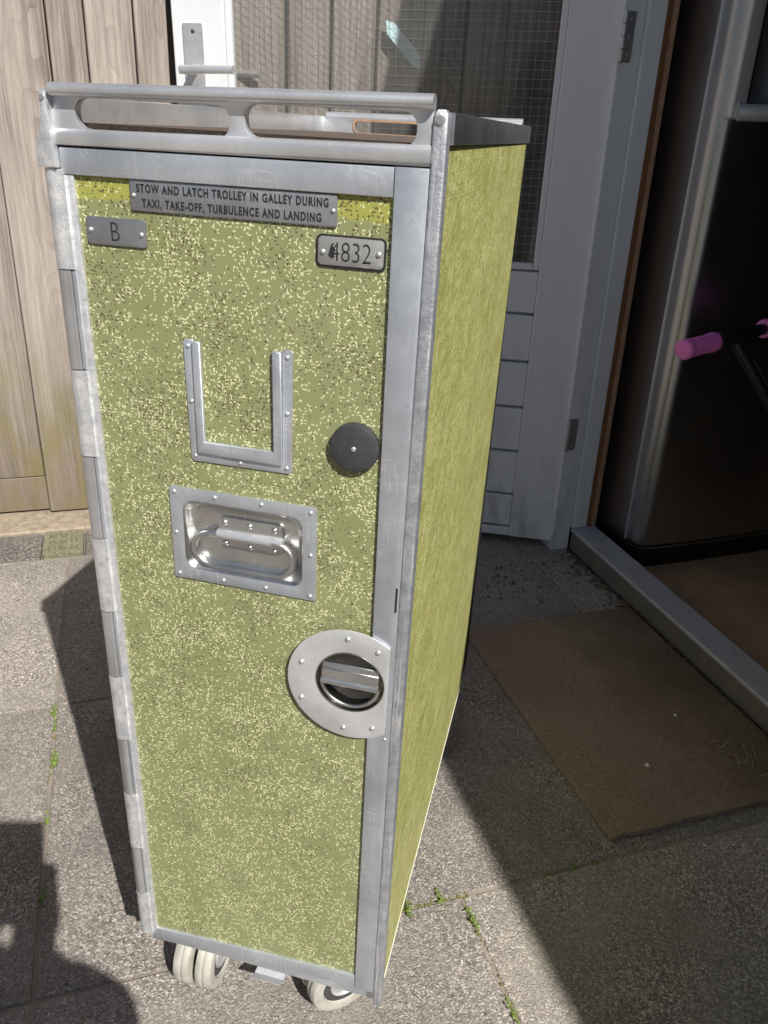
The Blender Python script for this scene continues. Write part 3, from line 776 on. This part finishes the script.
# card holder
ch = empty('card_holder'); ch.parent = tr
bm = BM(); plate(bm, [(.1003, .8870), (.1030, .8895), (.1090, .8895), (.1090, .7935), (.1845, .7925), (.1845, .8895), (.1908, .8900), (.1930, .8878), (.1925, .7882), (.1900, .7856), (.1045, .7850), (.1022, .7875)], [], .0014, .0029, 'y', .0003)
link('flange', bm, 'alu', ch, 40)
bm = BM(); plate(bm, [(.1092, .8885), (.1160, .8885), (.1165, .8045), (.1775, .8040), (.1768, .8880), (.1842, .8880), (.1842, .7930), (.1095, .7938)], [], -.0018, .0029, 'y', .0008)
link('channel', bm, 'alu', ch, 40)
rivets('rivet', [(.1045, .884), (.1052, .838), (.1062, .790), (.1468, .789), (.1880, .7905), (.1885, .838), (.1885, .884)], .0014, ch, .0020)
# round rubber bumper
bm = BM(); lathe(bm, [(0, .0072), (.0180, .0071), (.0198, .0062), (.0204, .0045), (.0204, -.0005)], (.2462, .0030, .8180), (0, -1, 0), 40)
b_ = link('bumper', bm, 'rubber', tr, 40)
bm = BM(); lathe(bm, [(0, .0012), (.0015, .0011), (.0021, .0006), (.0021, -.001)], (.2462, -.0040, .8180), (0, -1, 0), 14); link('screw', bm, 'rivet', b_)
# recessed pull handle
ph = empty('pull_handle'); ph.parent = tr
bm = BM(); plate(bm, rrect(.0788, .2148, .6660, .7580, .0028), [rrect(.0905, .2025, .6775, .7465, .011)], .0012, .0029, 'y', .0004); link('rim', bm, 'alu', ph, 40)
bm = BM()
lv = [(.0, 0, .0014), (.0018, .0012, .0030), (.0040, .0045, .0030), (.0075, .0078, .0040)]
secs = []
for ins, dep, _ in [(0, .0014, 0), (.0010, .0022, 0), (.0024, .0062, 0), (.0046, .0108, 0), (.0085, .0124, 0)]:
    secs.append([Vector((x, dep, z)) for x, z in rrect(.0905+ins, .2025-ins, .6775+ins, .7465-ins, .011)])
rs = [[bm.verts.new(p) for p in s] for s in secs]; n = len(rs[0])
for A, B in zip(rs, rs[1:]):
    for i in range(n): bm.faces.new((A[i], A[(i+1) % n], B[(i+1) % n], B[i]))
bm.faces.new(rs[-1]); link('pan', bm, 'steel', ph, 60)
bm = BM(); plate(bm, rrect(.1200, .1808, .7000, .7312, .006), [], .0098, .0118, 'y', .0006)
link('bracket', bm, 'steel', ph, 40)
bm = BM(); lathe(bm, [(0, 0), (.0038, 0), (.0045, .0006), (.0045, .0611), (.0038, .0617), (0, .0617)], (.1195, .0086, .7145), (1, 0, 0), 24); link('barrel', bm, 'alu2', ph, 40)
bm = BM(); loop = []
x0, x1, z0, z1 = .0988, .1905, .6815, .7145; r = (z1-z0)/2
for i in range(13): t = R(90+180*i/12); loop.append((x0+r+r*math.cos(t)*1.1, .0068, z0+r+r*math.sin(t)))
for i in range(1, 5): loop.append((x0+r+(x1-x0-2*r)*i/5, .0062, z0))
for i in range(13): t = R(270+180*i/12); loop.append((x1-r+r*math.cos(t)*1.1, .0068, z0+r+r*math.sin(t)))
for i in range(1, 5): loop.append((x1-r-(x1-x0-2*r)*i/5, .0088, z1))
tube(bm, loop, .0030, 10, True); link('loop', bm, 'steel', ph, 60)
rivets('rivet', [(.1265, .7258), (.1500, .7255), (.1735, .7255), (.1268, .7050), (.1500, .7045), (.1735, .7045)], .0098, ph, .0030, 'steel')
rivets('rivet', [(.0835, .7530), (.1220, .7530), (.1650, .7535), (.2095, .7530), (.0832, .7130), (.2098, .7120), (.0838, .6708), (.1270, .6708), (.1680, .6710), (.2098, .6705)], .0012, ph, .0021)
# door latch
lt = empty('latch'); lt.parent = tr
cx, cz, rr = .2508, .5840, .0605; xc = .2865
a0 = math.acos((xc-cx)/rr); outer = [(cx+rr*math.cos(a0+(2*PI-2*a0)*i/48), cz+rr*math.sin(a0+(2*PI-2*a0)*i/48)) for i in range(49)]
bm = BM(); plate(bm, outer, [circ(.2508, .588, .0318)], -.0030, -.0014, 'y', .0005); link('latch_plate', bm, 'satin', lt, 40)
bm = BM(); lathe(bm, [(.0330, .0018), (.0326, .0026), (.0318, .0024), (.0312, .0006), (.0306, -.006), (.0298, -.0135), (.026, -.0150), (0, -.0150)], (.2508, -.0012, .588), (0, -1, 0), 48); link('cup', bm, 'darksteel', lt, 50)
bm = BM()
mt = Matrix.Translation((.2508, -.001, .5935)) @ Matrix.Rotation(R(-13), 4, 'X')
box(bm, -.0275, .0275, -.0022, .0012, -.0075, .0115, .0010, 2, mt)
for q in (.0035,): box(bm, -.0268, .0268, -.0029, -.0020, q, q+.0022, .0004, 1, mt)
cyl(bm, (.2235, -.0030, .5862), (.2782, -.0030, .5862), .0036, 14)
link('paddle', bm, 'steel', lt, 50)
bm = BM(); tube(bm, [(.2508+.0278*math.cos(R(a)), -.0022, .588+.0272*math.sin(R(a))) for a in range(186, 355, 8)], .0019, 10); link('latch_ring', bm, 'steel', lt, 60)
rivets('rivet', [(.2040, .6010), (.2475, .6355), (.2760, .6270), (.2042, .5600), (.2462, .5340), (.2745, .5400)], -.0030, lt, .0027)
# casters
def caster(x, y, ang, twin=True):
    c = empty('caster', (x, y, 0), (0, 0, ang)); c.parent = tr
    bm = BM(); box(bm, -.028, .028, -.030, .030, .113, .121, .002, 1); cyl(bm, (0, 0, .085), (0, 0, .114), .018, 20)
    box(bm, -.0022, .0022, -.026, .030, .045, .10, .001, 1); box(bm, -.030, .030, -.012, .020, .098, .106, .002, 1)
    link('fork', bm, 'fork', c, 40)
    for s in (-1, 1):
        bm = BM(); x0 = s*.0035; w_ = .0235; rw = .0490
        lathe(bm, [(.030, 0), (.043, 0), (.047, .0015), (rw, .006), (rw, .010), (rw-.0008, .0112), (rw, .0124), (rw, .017), (.0465, w_-.0015), (.042, w_), (.034, w_-.0005), (.033, w_-.003), (.030, w_-.004)], (x0, 0, .0492), (s, 0, 0), 44)
        t = link('tyre', bm, 'tyre', c, 45)
        bm = BM(); lathe(bm, [(0, w_+.002), (.006, w_+.002), (.008, w_-.001), (.014, w_-.003), (.0205, w_-.004), (.0215, w_-.0015), (.0225, w_-.004)], (x0, 0, .0492), (s, 0, 0), 36)
        link('hub', bm, 'alu2', t, 40)
        bm = BM(); lathe(bm, [(.0225, w_-.0045), (.0330, w_-.0032), (.0335, w_-.008)], (x0, 0, .0492), (s, 0, 0), 36); link('hub_ring', bm, 'rubber', t)
caster(.049, .066, R(1)); caster(.228, .086, R(-48)); caster(.048, D-.065, R(20)); caster(.25, D-.065, R(-25))
bm = BM()
loft(bm, [[Vector((xa, y, z)), Vector((xb, y, z)), Vector((xb, y, z-.002)), Vector((xa, y, z-.002))] for xa, xb, y, z in ((.138, .170, .11, .100), (.134, .168, .075, .072), (.126, .166, .048, .050), (.122, .163, .040, .051))])
link('brake_pedal', bm, 'alu2', tr)
bm = BM(); box(bm, .085, .20, .075, .105, .095, .119, .002, 1); link('brake_bar', bm, 'fork', tr)

# ------------------------------------------------------------------ balance bike in the doorway
def pix(px, py, t): return CAM + (CR*((px-384)/790.1) - CU*((py-512)/790.1) + CF)*t
g0 = pix(683, 350, 1.56); g1 = pix(727, 338.5, 1.635)
hd_ = (g1-g0).normalized(); hor = Vector((hd_.x, hd_.y, 0)).normalized()
ctr = g0+hd_*.165; foot = Vector((1.70, .40, .065)); far = g0+hd_*.38
bk = empty('kick_scooter', (foot.x, foot.y, 0)); tag(bk, 'black kick scooter with a pink handlebar grip leaning in front of the fridge', 'scooter')
O = Vector(bk.location)
def L(p): return Vector(p)-O
for a, bb in ((g0, ctr), (far, ctr)):
    d = (bb-a).normalized()
    bm = BM(); lathe(bm, [(0, -.001), (.0165, -.001), (.0195, .001), (.0203, .005), (.0203, .012), (.0190, .016), (.0183, .020), (.0183, .080), (.0190, .084), (.0203, .088), (.0203, .098), (.0190, .103), (.0110, .104)], L(a), d, 28)
    for kk in range(12): lathe(bm, [(.0180, .0215+.005*kk), (.0187, .0225+.005*kk), (.0187, .0245+.005*kk), (.0180, .0255+.005*kk)], L(a), d, 28)
    link('grip', bm, 'pink', bk, 50)
bm = BM(); tube(bm, [L(g0+hd_*.09), L(ctr), L(far-hd_*.09)], .0125, 14)
cyl(bm, L(ctr-hd_*.045), L(ctr+hd_*.045), .017, 16); link('handlebar', bm, 'black', bk, 50)
sd2 = (foot-ctr).normalized()
bm = BM(); tube(bm, [L(ctr), L(ctr+sd2*.34)], .0115, 14); tube(bm, [L(ctr+sd2*.30), L(foot-sd2*.10)], .0155, 14); cyl(bm, L(ctr+sd2*.29), L(ctr+sd2*.33), .021, 16)
link('stem', bm, 'black', bk, 50)
bm = BM(); tube(bm, [L(ctr+hd_*.02-Vector((0, 0, .012))), L(ctr+sd2*.08+hd_*.03), L(ctr+sd2*.25+hd_*.015)], .0028, 8); link('cable', bm, 'rubber', bk)
ax = Vector((.5, .87, 0)); dk = Vector((.80, -.46, 0)).normalized(); side = Vector((-dk.y, dk.x, 0))
for h in (foot-Vector((0, 0, .010)), foot-Vector((0, 0, .010))+dk*.56):
    bm = BM(); lathe(bm, [(.030, -.012), (.046, -.012), (.053, -.007), (.055, 0), (.053, .007), (.046, .012), (.030, .012)], L(h), side, 32); wv = link('wheel', bm, 'rubber', bk, 50)
    bm = BM(); lathe(bm, [(0, -.011), (.008, -.012), (.028, -.009), (.031, -.011), (.031, .011), (.028, .009), (.008, .012), (0, .011)], L(h), side, 28); link('rim', bm, 'pink', wv, 50)
bm = BM()
for q in (-1, 1): tube(bm, [L(foot-sd2*.10), L(foot-sd2*.06+side*.018*q), L(foot-Vector((0, 0, .010))+side*.018*q)], .006, 8)
link('fork', bm, 'black', bk, 50)
bm = BM(); b0 = foot+dk*.10-Vector((0, 0, .012)); b1 = foot+dk*.50-Vector((0, 0, .012))
loft(bm, [[L(c+side*w_*.5+Vector((0, 0, .008))), L(c-side*w_*.5+Vector((0, 0, .008))), L(c-side*w_*.5-Vector((0, 0, .010))), L(c+side*w_*.5-Vector((0, 0, .010)))] for c, w_ in ((b0-dk*.02, .03), (b0+dk*.02, .085), (b0.lerp(b1, .5), .105), (b1, .095), (b1+dk*.05, .04))])
tube(bm, [L(foot-sd2*.12), L(foot-sd2*.09+dk*.05), L(b0)], .014, 12); link('deck', bm, 'black', bk, 40)

# ------------------------------------------------------------------ weeds in the joints
def weed(x, y, r, n, label, long_=.0, h=.010):
    bm = BM()
    for i in range(n):
        a = random.uniform(0, 2*PI); d = r*math.sqrt(random.random()); c = Vector((d*math.cos(a)*(1 if not long_ else .35), d*math.sin(a)*(1+long_), random.uniform(.001, h)))
        t = random.uniform(0, 2*PI); l = random.choice((.0016, .0024, .0034, .0048))*random.uniform(.7, 1.2); u = Vector((math.cos(t), math.sin(t), random.uniform(-.1, .9))).normalized()*l
        s = Vector((-math.sin(t), math.cos(t), random.uniform(-.3, .3)))*l*.36
        v = [bm.verts.new(p) for p in (c, c+u*.5+s, c+u, c+u*.5-s)]; bm.faces.new(v)
    cyl(bm, (0, 0, -.006), (0, 0, .003), r*.45, 8, r*.2)
    o = link('weed', bm, 'leaf'); o.location = (x, y, 0)
    tag(o, label, 'weed', 'weeds in the paving joints'); return o
weed(-.150, .628, .014, 45, 'small weed nearest the fence in the left paving joint', .3)
weed(-.142, .490, .017, 120, 'brightest green weed tuft in the left paving joint', .2)
weed(-.146, .585, .011, 22, 'thin weed second from the fence in the left paving joint', .4)
weed(-.147, .356, .012, 40, 'weed in the left paving joint at the top of the phone shadow', .6)
weed(-.145, .205, .016, 45, 'weed in the left paving joint under the person shadow', .5)
w1 = weed(.372, .045, .018, 90, 'weed clump in the paving joint touching the trolley bottom edge', .2)
weed(.425, .046, .016, 55, 'weed sprig between the trolley and the joint crossing', .3)
weed(.458, .002, .014, 90, 'upright green weed just in front of the joint crossing', .7)
weed(.455, -.142, .012, 60, 'green weed at the bottom edge of the picture', .6)
weed(.655, .046, .010, 22, 'pale weed in the shaded joint near the mat corner', .3)
bm = BM()
def mossline(x0, y0, x1, y1, n, wd):
    for i in range(n):
        t = random.random(); c = Vector((x0+(x1-x0)*t+random.gauss(0, wd), y0+(y1-y0)*t+random.gauss(0, wd), -.002)); l = random.uniform(.001, .0028)
        bmesh.ops.create_icosphere(bm, subdivisions=1, radius=l, matrix=Matrix.Translation(c))
mossline(.34, .045, .47, .045, 90, .003); mossline(.4585, .02, .4585, -.16, 25, .002); mossline(-.147, .66, -.147, .45, 30, .002); mossline(.6, .045, .7, .045, 25, .002)
tag(link('moss', bm, 'moss'), 'fine green moss in the paving joints', 'moss', kind='stuff')
bm = BM()
for i in range(420):
    u = random.random()
    if u < .55: c = Vector((1.193-abs(random.gauss(0, .022)), random.uniform(.70, 1.0), 0))
    elif u < .8: c = Vector((1.188-abs(random.gauss(0, .02)), random.uniform(.05, .72), .008))
    else: c = Vector((random.uniform(.85, 1.18), random.gauss(.92, .06), 0))
    l = random.choice((.0015, .002, .003, .004, .006))*random.uniform(.7, 1.2)
    bmesh.ops.create_icosphere(bm, subdivisions=1, radius=l, matrix=Matrix.Translation(c+Vector((0, 0, l*.4))) @ Matrix.Diagonal((random.uniform(.6, 1.4), random.uniform(.6, 1.4), .6, 1)))
for i in range(520):
    c = Vector((random.uniform(-.75, 1.15), random.uniform(-.25, 1.25), 0)); l = random.choice((.0008, .001, .0013, .002))
    bmesh.ops.create_icosphere(bm, subdivisions=1, radius=l, matrix=Matrix.Translation(c+Vector((0, 0, l*.5))) @ Matrix.Diagonal((random.uniform(.6, 1.5), random.uniform(.6, 1.5), .7, 1)))
tag(link('dirt_crumbs', bm, 'crumb'), 'loose dirt crumbs along the threshold', 'dirt', kind='stuff')
bm = BM()
for i in range(11):
    a = Vector((1.09+random.gauss(0, .02), .165+random.gauss(0, .03), .012)); t = random.uniform(0, 2*PI); l = random.uniform(.015, .045)
    tube(bm, [a, a+Vector((math.cos(t)*l*.5, math.sin(t)*l*.5, random.uniform(.002, .02))), a+Vector((math.cos(t+.3)*l, math.sin(t+.3)*l, random.uniform(.0, .02)))], .0007, 5)
tag(link('dry_grass', bm, 'straw'), 'dry straw blades lying by the threshold at the mat corner', 'dry grass', kind='stuff')
o = weed(1.168, .80, .016, 40, 'dark little weed at the foot of the threshold', .2)
for i, (x, y, r, m, lab) in enumerate(((0.896, 0.201, .0042, 'trim', 'white crumb on the brown mat, largest of the pale crumbs'), (1.037, 0.309, .003, 'trim', 'smaller pale crumb on the mat towards the threshold'), (.80, .20, .0022, 'straw', 'tan crumb near the front left corner of the mat'))):
    bm = BM(); bmesh.ops.create_icosphere(bm, subdivisions=2, radius=r)
    for v in bm.verts: v.co *= 1+.35*mnoise.noise(v.co*400+Vector((i, 0, 0)))
    o = link('pebble', bm, m); o.location = (x, y, .011+r*.6); tag(o, lab, 'pebble', 'crumbs on the mat')

# ------------------------------------------------------------------ photographer (behind the lens; casts the shadow at lower left) and phone
phn = empty('smartphone'); phn.matrix_world = M.copy(); tag(phn, 'black smartphone held up by the photographer', 'phone')
bm = BM(); box(bm, -.068, .008, -.140, .010, .0085, .0165, .003, 3); link('case', bm, 'case', phn, 50)
bm = BM(); box(bm, -.066, .006, -.138, .008, .0167, .0172); link('screen', bm, 'screen', phn)
bm = BM(); box(bm, -.028, .006, -.030, .008, .0062, .0083, .0008, 2); link('camera_bump', bm, 'case', phn)

def skin_mesh(joints, bones, sub=2):
    me = bpy.data.meshes.new('sk'); me.from_pydata([j[:3] for j in joints], bones, [])
    o = bpy.data.objects.new('sk', me); COL.objects.link(o)
    md = o.modifiers.new('s', 'SKIN'); md.use_smooth_shade = True; md.branch_smoothing = .3
    for i, j in enumerate(joints):
        sv = me.skin_vertices[0].data[i]; sv.radius = (j[3], j[4] if len(j) > 4 else j[3]); sv.use_root = (i == 0)
    sb = o.modifiers.new('u', 'SUBSURF'); sb.levels = sub; sb.render_levels = sub
    dg = bpy.context.evaluated_depsgraph_get(); m2 = bpy.data.meshes.new_from_object(o.evaluated_get(dg))
    bpy.data.objects.remove(o); bpy.data.meshes.remove(me); return m2
def body_obj(name, me, mat, parent):
    for p in me.polygons: p.use_smooth = True
    me.materials.clear(); me.materials.append(MAT[mat]); me.name = name
    o = bpy.data.objects.new(name, me); COL.objects.link(o); o.parent = parent; return o
PX, PY = -.27, -1.22
pe = empty('person', (PX, PY, 0)); tag(pe, 'photographer in a navy shirt and jeans holding up a phone', 'person')
def W(p, r, r2=None): return (p[0]-PX, p[1]-PY, p[2], r) if r2 is None else (p[0]-PX, p[1]-PY, p[2], r, r2)
rh = CAM + CR*.006 - CU*.100 - CF*.030     # right hand behind the lower right edge of the phone
lh = CAM - CR*.075 - CU*.125 - CF*.030
J = [W((PX, PY, .95), .125, .10), W((PX, PY, 1.12), .12, .09), W((PX, PY, 1.32), .135, .095), W((PX, PY+.01, 1.47), .052), W((PX+.01, PY+.03, 1.55), .068, .075), W((PX+.012, PY+.045, 1.66), .070, .085), W((PX+.012, PY+.045, 1.73), .05, .06),
     W((PX+.17, PY+.0, 1.385), .052), W((.135, -1.03, 1.00), .052), W(rh-CF*.05-CU*.06+CR*.012, .034), W(rh-CF*.01-CU*.01, .026, .034),
     W((PX-.17, PY+.0, 1.385), .052), W((PX-.13, -1.10, 1.04), .042), W(lh-CF*.05-CU*.06, .026), W(lh-CF*.01-CU*.01, .021, .030),
     W((PX+.09, PY, .86), .082), W((PX+.11, PY+.02, .48), .055), W((PX+.115, PY-.01, .09), .036), W((PX+.125, PY+.12, .035), .032, .028),
     W((PX-.09, PY, .86), .082), W((PX-.11, PY+.02, .48), .055), W((PX-.115, PY-.01, .09), .036), W((PX-.125, PY+.12, .035), .032, .028)]
Bn = [(0, 1), (1, 2), (2, 3), (3, 4), (4, 5), (5, 6), (2, 7), (7, 8), (8, 9), (9, 10), (2, 11), (11, 12), (12, 13), (13, 14), (0, 15), (15, 16), (16, 17), (17, 18), (0, 19), (19, 20), (20, 21), (21, 22)]
def fingers(base, i0, sgn):
    # four fingers closing round the phone's back, thumb up along its front
    for k in range(4):
        r0 = base+CU*(.030-.020*k)-CF*.004
        p1 = r0+CR*(.016*sgn)+CF*.020; p2 = p1+CF*.020-CR*(.010*sgn); p3 = p2-CR*((.020+.004*(k in (1, 2)))*sgn)+CF*.002
        n0 = len(J); J.extend([W(p1, .009), W(p2, .0085), W(p3, .0075)]); Bn.extend([(i0, n0), (n0, n0+1), (n0+1, n0+2)])
    t1 = base+CU*.020-CR*(.012*sgn)-CF*.004; t2 = t1+CU*.035-CR*(.012*sgn)+CF*.004; n0 = len(J); J.extend([W(t1, .011), W(t2, .009)]); Bn.extend([(i0, n0), (n0, n0+1)])
fingers(rh, 10, 1); fingers(lh, 14, -1)
body_obj('body', skin_mesh(J, Bn), 'skin', pe)
sel = [0, 1, 2, 7, 8, 11, 12]; mp = {s: i for i, s in enumerate(sel)}
JS = [tuple(J[i][:3])+tuple(x*1.14+.006 for x in J[i][3:]) for i in sel]
JS += [tuple(Vector(J[8][:3]).lerp(Vector(J[9][:3]), .72))+(.042,), tuple(Vector(J[12][:3]).lerp(Vector(J[13][:3]), .72))+(.042,), (0, 0, .86, .16, .13)]
BS = [(mp[a], mp[b]) for a, b in Bn if a in mp and b in mp]+[(4, 7), (6, 8), (0, 9)]
body_obj('shirt', skin_mesh(JS, BS), 'shirt', pe)
sel = [0, 15, 16, 17, 19, 20, 21]; mp = {s: i for i, s in enumerate(sel)}
JS = [tuple(J[i][:3])+tuple(x*1.12+.012 for x in J[i][3:]) for i in sel]; JS[0] = (0, 0, .95, .138, .115)
body_obj('trousers', skin_mesh(JS, [(mp[a], mp[b]) for a, b in Bn if a in mp and b in mp]), 'jeans', pe)
for s in (1, -1):
    body_obj('shoe', skin_mesh([(s*.115, -.035, .05, .046), (s*.118, .04, .048, .046), (s*.126, .15, .036, .042, .032)], [(0, 1), (1, 2)]), 'shoe', pe)
bm = BM(); bmesh.ops.create_uvsphere(bm, u_segments=24, v_segments=16, radius=1, matrix=Matrix.LocRotScale(Vector((.012, .030, 1.665)), None, Vector((.084, .098, .108))))
bmesh.ops.delete(bm, geom=[v for v in bm.verts if v.co.z < 1.60 or (v.co.y > .075 and v.co.z < 1.705)], context='VERTS'); link('hair', bm, 'hair', pe, 180)
for s in (1, -1):
    bm = BM(); bmesh.ops.create_uvsphere(bm, u_segments=12, v_segments=8, radius=.011, matrix=Matrix.Translation((.012+s*.030, .112, 1.645))); link('eye', bm, 'eye', pe, 180)
    bm = BM(); bmesh.ops.create_uvsphere(bm, u_segments=10, v_segments=8, radius=1, matrix=Matrix.LocRotScale(Vector((.012+s*.073, .035, 1.635)), None, Vector((.010, .018, .030)))); link('ear', bm, 'skin', pe, 180)
bm = BM(); loft(bm, [[Vector((.012+x*a, y, z)) for x, y in ((-1, .105), (0, .112+b), (1, .105))] for a, b, z in ((.006, .004, 1.650), (.009, .016, 1.625), (.014, .022, 1.610), (.012, .004, 1.602))]); link('nose', bm, 'skin', pe, 180)
bm = BM(); box(bm, -.010, .034, .100, .119, 1.572, 1.584, .004, 2); link('mouth', bm, 'lips', pe, 180)
